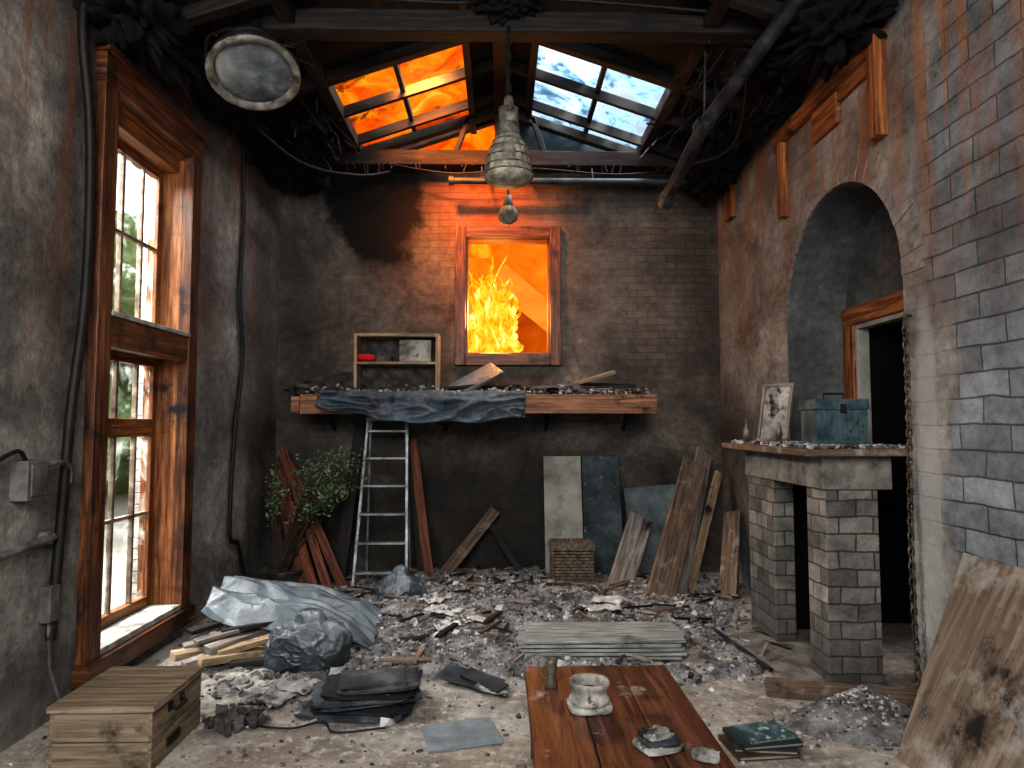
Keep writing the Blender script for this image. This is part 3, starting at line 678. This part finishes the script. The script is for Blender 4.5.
# ---------------------------------------------------------------- table
mb=MB([w_table,w_black]); TX0,TX1,TY0,TY1=.12,.83,1.7,3.48
for i in range(3):
    a=TX0+(TX1-TX0)*i/3; mb.bb(a+.003,a+(TX1-TX0)/3-.003,TY0,TY1,.365,.4,0,.002)
for x in(TX0+.06,TX1-.06):
    for y in(TY0+.08,TY1-.08): mb.bb(x-.03,x+.03,y-.03,y+.03,0,.365)
mb.bb(TX0+.04,TX1-.04,TY1-.1,TY1-.07,.3,.365); mb.bb(TX0+.04,TX1-.04,TY0+.07,TY0+.1,.3,.365); mb.bb(TX0+.045,TX0+.07,TY0+.1,TY1-.1,.3,.365); mb.bb(TX1-.07,TX1-.045,TY0+.1,TY1-.1,.3,.365)
mb.done('low_table',bevel=.004)
m_cer=M('chalky_ceramic',['#4c4944','#8a867e','#b5b0a7'],9,.7,.4,spots=[('#2b2724',7,.55,.62)])
mb=MB([m_cer,m_dark]); o=(.38,2.97,.4)
mb.superq((.38,2.97,.414),(.185,.17,.028),(0,0,.1),e1=.3,e2=.5)
mb.lathe(o,[(0,.022),(.078,.024),(.086,.035),(.084,.048),(.074,.055),(.076,.085),(.084,.097),(.087,.11),(.083,.118),(.066,.116),(.06,.10),(.058,.06),(0,.058)],0,36)
mb.lathe(o,[(0,.075),(.06,.075)],1,24)
mb.done('ceramic_pot')
mb=MB([M('tarnished_jar',['#2c2823','#5c564b','#7a7362'],12,.4,.2,.3)]); mb.lathe((.235,3.2,.4),[(0,0),(.028,0),(.03,.02),(.02,.05),(.028,.09),(.026,.11),(.028,.13),(.018,.13),(.016,.1),(0,.09)],0,20)
mb.tube([(.207,3.2,.5),(.188,3.2,.49),(.192,3.2,.45),(.212,3.2,.44)],.005); mb.done('small_jug')
mb=MB([m_paper,m_cloth]); mb.superq((.59,2.6,.415),(.17,.13,.025),(0,.03,.4),amp=.3,fr=4,e1=.4,e2=.4,seed=3); mb.superq((.59,2.6,.437),(.14,.11,.02),(.05,0,.2),amp=.4,fr=4,e1=.4,e2=.4,seed=8,mat=1); mb.superq((.58,2.6,.455),(.12,.09,.018),(.05,.05,.5),amp=.5,fr=4,e1=.5,e2=.5,seed=11)
mb.superq((.74,2.52,.412),(.1,.08,.022),(0,.05,-.3),amp=.4,fr=4,e1=.5,e2=.5,seed=5,mat=0); mb.done('crumpled_cloth')
m_slat=M('pale_metal_slat',['#50524e','#82847f','#aaaba6'],4,.5,.3,.2,coord='UV',mp=(1,10,1),spots=[('#3a3632',3,.56,.7)])
mb=MB([m_slat,w_black]); z=.012
for l in range(5):
    off=U(-.03,.03)
    for k in range(4): mb.box((.71+off+U(-.02,.02),4.74+k*.115,z+.012),(1.1,.09,.02),(0,0,U(-.015,.015)),0,.002)
    z+=.028
mb.bb(.3,.35,4.66,5.15,0,.012,1); mb.bb(1.1,1.15,4.66,5.15,0,.012,1)
mb.done('slat_stack',bevel=.003)

# ---------------------------------------------------------------- left foreground
mb=MB([w_crate,m_black,m_metal]); x0,x1,y0,y1=-2.08,-1.61,3.28,3.80
mb.bb(x0+.012,x1-.012,y0+.012,y1-.012,0.005,.275)
for (a,b_) in((0,.13),(.137,.27)):
    mb.bb(x0+.015,x1-.015,y0,y0+.015,a,b_); mb.bb(x1-.015,x1,y0,y1,a,b_); mb.bb(x0+.015,x1-.015,y1-.015,y1,a,b_); mb.bb(x0,x0+.015,y0,y1,a,b_)
for k in range(3): mb.bb(x0-.01,x1+.012,y0-.012+k*.18,y0+.165+k*.18,.27,.30)
mb.bb(x1,x1+.01,3.42,3.55,.05,.09,1); 
mb.tube([(x1+.005,3.45,.235),(x1+.03,3.46,.215),(x1+.03,3.56,.215),(x1+.005,3.57,.235)],.009,1); mb.bb(x1,x1+.008,3.43,3.47,.21,.25,1); mb.bb(x1,x1+.008,3.55,3.59,.21,.25,1)
mb.done('wooden_chest',bevel=.003)
CH=(x0,x1)
mb=MB([w_pale,w_black,w_grey])
for (cx,cy,cz,a,L,w,t,m) in ((-1.95,4.78,.06,.75,.62,.1,.05,0),(-1.86,4.72,.06,.8,.6,.09,.05,2),(-1.75,4.66,.05,.7,.55,.09,.045,0),(-1.9,4.85,.12,.55,.6,.1,.04,2),(-1.78,4.78,.12,.9,.55,.08,.05,2),(-1.68,4.72,.11,.6,.5,.07,.04,0),(-1.84,4.8,.175,.7,.55,.09,.03,2),(-1.7,4.85,.19,.4,.5,.07,.03,1),(-1.6,4.6,.03,.2,.4,.06,.03,1),(-1.98,4.9,.2,.95,.5,.06,.03,1)):
    d=Vector((math.cos(a),math.sin(a),U(-.06,.12)))*L/2; c=Vector((cx+.02,cy+.06,cz+.01)); mb.beam(c-d,c+d,w,t,m,jit=.006)
mb.done('scrap_wood_pile',bevel=.003)
def tri(x): x=x%1; return abs(x-.5)*4-1
def tfn(u,v):
    x=-2.1+1.2*u+.05*v; y=4.92+.78*v-.05*u
    ridge=math.sin(math.pi*(.12+.8*v))
    z=.10+.25*ridge*(1-.75*u*u)+.05*(1-u)
    w=noise.noise(Vector((u*1.6,v*1.5,5)))*1.1
    c1=max(0,1-abs(noise.noise(Vector((u*1.6,v*4.5+u*1.2,1))))*5); c2=max(0,1-abs(noise.noise(Vector((u*3,v*9-u,9))))*4)
    z+=.026*tri(v*4.2+w+u*.8)+.035*c1+.014*c2
    z-=.06*max(0,.1-v)*10*(.4+u*.2)
    if u>.85: z-=(u-.85)*.6
    return (x,y+.04*noise.noise(Vector((u*6,0,2))),max(z,.03))
mb=MB([m_tarp]); mb.sheet(150,120,tfn); mb.done('crumpled_tarp',solid=.012,fixn=False)
mb=MB([m_bag]); mb.bag((-1.27,4.66,.13),(.33,.23,.22),seed=4); mb.done('rubbish_bag')
mb=MB([m_bag]); mb.bag((-.86,6.05,.12),(.27,.2,.23),seed=15); mb.done('rubbish_bag')
mb=MB([m_cloth,m_tarp2,M('charcoal_cloth',['#0e0f10','#222426'],6,.9,.8,bs=50)]); z=0
for i,(w,d,h) in enumerate(((.58,.42,.035),(.54,.38,.032),(.55,.4,.026),(.52,.36,.03),(.5,.34,.022),(.44,.36,.022))):
    mb.superq((-.8+U(-.03,.03)+.02*i,3.98+U(-.03,.03),z+h/2),(w,d,h),(U(-.03,.03),U(-.05,.05),U(-.2,.3)),amp=.5,fr=3.5,e1=.4,e2=.3,mat=(0,2,1,0,2,0)[i],nu=70,nv=24,seed=i*3); z+=h*.92
mb.box((-.72,3.99,z+.012),(.36,.26,.012),(0,.03,.2),0,.006)
mb.done('folded_clothes')
def paperobj(name,items,mat):
    mb=MB([mat])
    for (x,y,w,d,r,zz) in items:
        cr,sr=math.cos(r),math.sin(r); sd=U(0,50)
        def fn(u,v):
            a=(u-.5)*w;b2=(v-.5)*d
            return (x+a*cr-b2*sr,y+a*sr+b2*cr,zz+.02+.018*noise.fractal(Vector((u*3+sd,v*3,0)),.8,2,3)*1.6)
        mb.sheet(14,14,fn)
    return mb.done(name,solid=.003,fixn=False)
paperobj('scattered_papers',[(-1.38,4.15,.3,.22,.3,0),(-1.25,4.25,.28,.2,-.3,.01),(-1.5,4.3,.25,.2,.8,.012),(-1.3,4.05,.2,.2,1.2,.012)],m_paper)
paperobj('torn_cardboard',[(-.25,5.35,.3,.22,.5,.09),(-.45,5.5,.3,.22,-.4,.12),(-.4,5.2,.2,.3,.3,.10),(-.1,5.15,.25,.15,1,.07),(.85,5.75,.3,.2,.2,.07),(.92,5.9,.25,.2,-.3,.10),(-.55,5.8,.25,.2,.9,.14)],m_ash2)
mb=MB([M('slate_tile',['#4c5458','#6c757a','#8c9496'],4,.6)]); mb.box((-.2,3.62,.012),(.38,.28,.014),(0,0,.25),0,.006); mb.done('broken_tile',bevel=.002)
mb=MB([M('slate_shard',['#14171a','#2c3236','#50585c'],4,.5),m_paper]); mb.box((-.18,4.3,.04),(.42,.16,.015),(.15,.06,-.5),0,.012); mb.box((-.1,4.25,.05),(.3,.12,.012),(.1,.1,-.7),0,.01); mb.box((-.05,4.15,.03),(.2,.06,.015),(.1,.1,-.3),1,.008); mb.done('roof_slate_shards',bevel=.002)
mb=MB([m_ash3]); 
for i in range(60): mb.chunk((-1.42+random.gauss(0,.07),3.78+random.gauss(0,.06),.02+abs(random.gauss(0,.02))),U(.015,.05),0,.9)
mb.done('charcoal_lumps')
mb=MB([m_black]); mb.spline([(-1.35,3.75,.012),(-1.1,3.7,.012),(-.95,3.78,.012),(-.85,3.65,.012),(-.6,3.7,.012)],.006); mb.done('loose_wire')

# ash ground layer
def gz(x,y):
    h=.055*noise.fractal(Vector((x*1.6,y*1.6,0)),.9,2,5)+.03*noise.fractal(Vector((x*8,y*8,4)),.8,2,4)
    for (cx,cy,r,a) in((-.6,5.7,.9,.11),(-1.6,5.2,.7,.06),(.4,6.3,1.0,.07),(1.6,6.6,.8,.06),(-1.3,4.3,.4,.03),(-.5,6.9,1.3,.08),(1.6,5.6,.5,.04),(-.1,4.9,.5,.04),(1.3,4.5,.5,.03)):
        h+=a*math.exp(-((x-cx)**2+(y-cy)**2)/(r*r))
    h-=.024
    if y<4.6: h-=.045*(4.6-y)
    h-=.08*max(0,abs(x)-2.1)
    return h
mb=MB([m_ash]); mb.sheet(300,260,lambda u,v:(-2.42+4.84*u,3.4+4.08*v,max(-.02,gz(-2.42+4.84*u,3.4+4.08*v)))); mb.done('ash_layer',fixn=False)
mb=MB([m_ash,m_ash2,m_ash3,w_brown]); n=0
while n<18000:
    x=U(-2.35,2.35);y=U(3.2,7.4); h=gz(x,y); 
    p=.12+max(0,min(1,(h+.03)*12))
    if y<4.3: p*=.55
    if R()>p: continue
    if 2.0<x and 4.1<y<5.6: continue
    if TX0<x<TX1+.0 and y<3.5: continue
    if CH[0]-.02<x<CH[1]+.02 and y<3.83: continue
    s_=random.choice((.004,.006,.008,.010,.014,.02)) if R()<.965 else (.035 if R()<.85 else .065)
    mb.chunk((x,y,max(0,h)+s_*.1),s_,random.choices((0,1,2,3),(4.5,3,2,.3))[0],.7); n+=1
mb.done('rubble')
mb=MB([w_brown,w_black,w_grey])
for i in range(120):
    x=U(-1.6,2.1);y=U(4.6,7.2); a=U(0,3.14); L=U(.08,.35); z=max(0,gz(x,y))+.02
    d=Vector((math.cos(a),math.sin(a),U(-.1,.1)))*L/2
    mb.beam(Vector((x,y,z+.01))-d,Vector((x,y,z+.01))+d,U(.015,.045),U(.01,.02),random.choice((0,1,1,2)),jit=.004)
mb.done('splintered_wood')

# ---------------------------------------------------------------- left wall services
mb=MB([m_black]); x=-XW+.03
mb.spline([(x,3.9,4.38),(x,3.85,3.9),(x+.01,3.93,3.4),(x,3.98,2.9),(x+.01,3.95,2.3),(x,3.88,1.7),(x,3.84,1.2),(x,3.80,.7),(x,3.78,.45)],.026,seg=10); mb.done('electrical_cable')
mb=MB([m_black]); 
mb.spline([(x,6.3,4.2),(x,6.35,3.5),(x,6.3,2.8),(x,6.4,2.2),(x,6.25,1.5),(x,6.2,.65),(x,6.4,.5),(x,6.6,.1)],.02,seg=8); mb.done('electrical_cable')
m_pl=M('grey_box_plastic',['#33312f','#514e4b','#6b6966'],8,.6)
mb=MB([m_pl,m_black]); mb.bb(-XW,-XW+.09,3.46,3.62,1.22,1.42); mb.bb(-XW+.09,-XW+.1,3.48,3.6,1.24,1.4); mb.spline([(-XW+.05,3.62,1.38),(-XW+.06,3.75,1.4),(-XW+.05,3.86,1.36),(-XW+.04,3.87,1.28)],.016); mb.spline([(-XW+.05,3.5,1.42),(-XW+.05,3.44,1.47),(-XW+.04,3.3,1.42)],.012,1); mb.done('junction_box',bevel=.006)
mb=MB([m_pl]); mb.tube([(-XW+.04,2.9,.93),(-XW+.04,3.75,1.0)],.022); mb.tube([(-XW,3.72,1.0),(-XW+.05,3.72,1.0)],.035); mb.done('water_pipe')
mb=MB([m_pl]); mb.bb(-XW,-XW+.06,3.72,3.8,.55,.74); mb.tube([(-XW+.03,3.76,.55),(-XW+.03,3.78,.3),(-XW+.03,3.9,.05)],.01); mb.done('wall_socket',bevel=.006)

# ---------------------------------------------------------------- outside
mb=MB([M('yard_gravel',['#9a988e','#c8c4b8'],3)]); mb.bb(-40,-2.8,-20,40,-.15,-.1); mb.bb(4.5,40,-20,40,-.15,-.1);mb.bb(-2.8,4.5,7.9,40,-.15,-.1); mb.done('ground')
mb=MB([wallmat('outdoor_brick',['#8a8884','#a8a6a0'],['#84827e','#a09e98'],'#5c5a57',.3,.1,brickmix=1,mask=[((0,0),(80,80),.1,0,1)])]); mb.bb(-3.34,-2.95,6.3,6.8,-.1,5); mb.done('brick_pier',world_uv=1)
m_tree=M('tree_foliage',['#4c6038','#84a068','#bcd09c'],3,.9,1)
mb=MB([m_tree,w_brown])
for i in range(26): mb.blob((-9.5+U(-1.5,1.5),U(12,20),U(.4,5.0)),(U(.9,1.5),U(.9,1.5),U(.6,1.2)),.6,3,3,0,seed=i)
for y in(13,16,19): mb.tube([(-9.5,y,0),(-9.4,y,3)],.15,1)
mb.done('tree_row')
mb=MB([f_roof])
def rf(u,v):
    x=-2.5+2.45*u; y=5.3+4.2*v
    return (x,y,roofz(x)+.62+.18*noise.fractal(Vector((x*1.5,y*1.5,0)),.9,2,4))
mb.sheet(60,60,rf)
def rf2(u,v):
    x=-2.6+2.55*u; z=3.9+2.3*v
    return (x,9.2+.2*noise.noise(Vector((x*2,z*2,0))),z)
mb.sheet(40,30,rf2); mb.done('roof_fire',fixn=False)
mb=MB([f_glow]); mb.sheet(30,20,lambda u,v:(-2.2+4.8*u,13+.3*math.sin(u*6),.2+6*v)); mb.done('fire_cloud',fixn=False)
mb=MB([f_house,f_house2])
mb.hexa([(.1,10.2,0),(1.3,10.2,0),(1.3,10.2,2.6),(.1,10.2,3.55)],[(.1,11.5,0),(1.3,11.5,0),(1.3,11.5,2.6),(.1,11.5,3.55)],0)
mb.hexa([(.08,10.1,3.5),(1.5,10.1,2.35),(1.5,10.1,2.8),(.08,10.1,4.0)],[(.08,11.6,3.5),(1.5,11.6,2.35),(1.5,11.6,2.8),(.08,11.6,4.0)],1)
mb.hexa([(-.6,10.1,3.2),(.08,10.1,3.5),(.08,10.1,4.0),(-.6,10.1,3.35)],[(-.6,11.6,3.2),(.08,11.6,3.5),(.08,11.6,4.0),(-.6,11.6,3.35)],1)
mb.done('burning_house')
mb=MB([f_flame])
for i in range(90):
    bx=-.40+.58*R(); by=U(8.2,8.6); H=U(.2,1.3)*(1-abs(bx+.12)*1.3); z0=2.15+U(0,.5); w=U(.02,.07); ph=U(0,6)
    P=[];rr=[]
    for k in range(16):
        t=k/15; P.append((bx+.10*math.sin(ph+t*7)*t,by,z0+H*t)); rr.append(max(.003,w*(math.sin(math.pi*min(1,.25+t*.75))+.02)*(1+.45*math.sin(ph+k*1.9))))
    mb.tube(P,rr,0,8)
mb.done('window_flames')

# ---------------------------------------------------------------- light
def area(name,loc,target,size,energy,col,sy=None):
    l=bpy.data.lights.new(name,'AREA'); l.energy=energy; l.color=col[:3]; l.size=size
    if sy: l.shape='RECTANGLE'; l.size_y=sy
    o=bpy.data.objects.new(name,l); bpy.context.collection.objects.link(o); o.location=loc
    o.rotation_euler=(Vector(target)-Vector(loc)).to_track_quat('-Z','Y').to_euler(); return o
area('daylight_front',(-.6,-1.0,3.4),(0,6,1.4),2.6,280,(1,.985,.96),2.0)
area('daylight_window',(-4.4,4.6,4.6),(-.5,5.2,.6),2.2,1300,(1,.985,.96),2.2)
area('daylight_skylight',(1.6,6.4,6.6),(.3,6.2,0),1.8,650,(.94,.97,1),1.8)
def lamp(name,kind,loc,energy,col,rad=.2,target=None,ang=80):
    l=bpy.data.lights.new(name,kind); l.energy=energy; l.color=col; l.shadow_soft_size=rad
    o=bpy.data.objects.new(name,l); bpy.context.collection.objects.link(o); o.location=loc
    if kind=='SPOT':
        l.spot_size=math.radians(ang); l.spot_blend=1
        o.rotation_euler=(Vector(target)-Vector(loc)).to_track_quat('-Z','Y').to_euler()
lamp('fire_spot','SPOT',(-.85,6.05,5.12),1500,(1,.26,.04),.15,(-.45,7.5,4.12),66)
lamp('fire_spill','SPOT',(-.8,6.2,5.14),260,(1,.42,.14),.25,(.3,7.5,3.0),120)
lamp('fire_window_light','POINT',(-.05,8.05,2.9),110,(1,.38,.08),.15)
w=bpy.data.worlds.new('sky'); bpy.context.scene.world=w; w.use_nodes=True; nt=w.node_tree
bg=nt.nodes['Background']; tc=nt.nodes.new('ShaderNodeTexCoord'); no=nt.nodes.new('ShaderNodeTexNoise'); no.inputs['Scale'].default_value=3; no.inputs['Detail'].default_value=7
cr=nt.nodes.new('ShaderNodeValToRGB'); cr.color_ramp.elements[0].position=.4; cr.color_ramp.elements[0].color=C('#8fa8b8'); cr.color_ramp.elements[1].position=.6; cr.color_ramp.elements[1].color=(1,.99,.97,1)
nt.links.new(tc.outputs['Generated'],no.inputs['Vector']); nt.links.new(no.outputs['Fac'],cr.inputs[0]); nt.links.new(cr.outputs[0],bg.inputs[0]); bg.inputs[1].default_value=1.15

cam=bpy.data.cameras.new('camera'); cam.lens=24; cam.sensor_width=36; cam.clip_start=.05
co=bpy.data.objects.new('camera',cam); bpy.context.collection.objects.link(co)
co.location=(0,0,1.6); co.rotation_euler=(math.radians(93.43),0,math.radians(-1)); bpy.context.scene.camera=co
vs=bpy.context.scene.view_settings
vs.view_transform='Standard'
try: vs.look='Medium High Contrast'
except Exception as e: print('look',e)
vs.exposure=.22
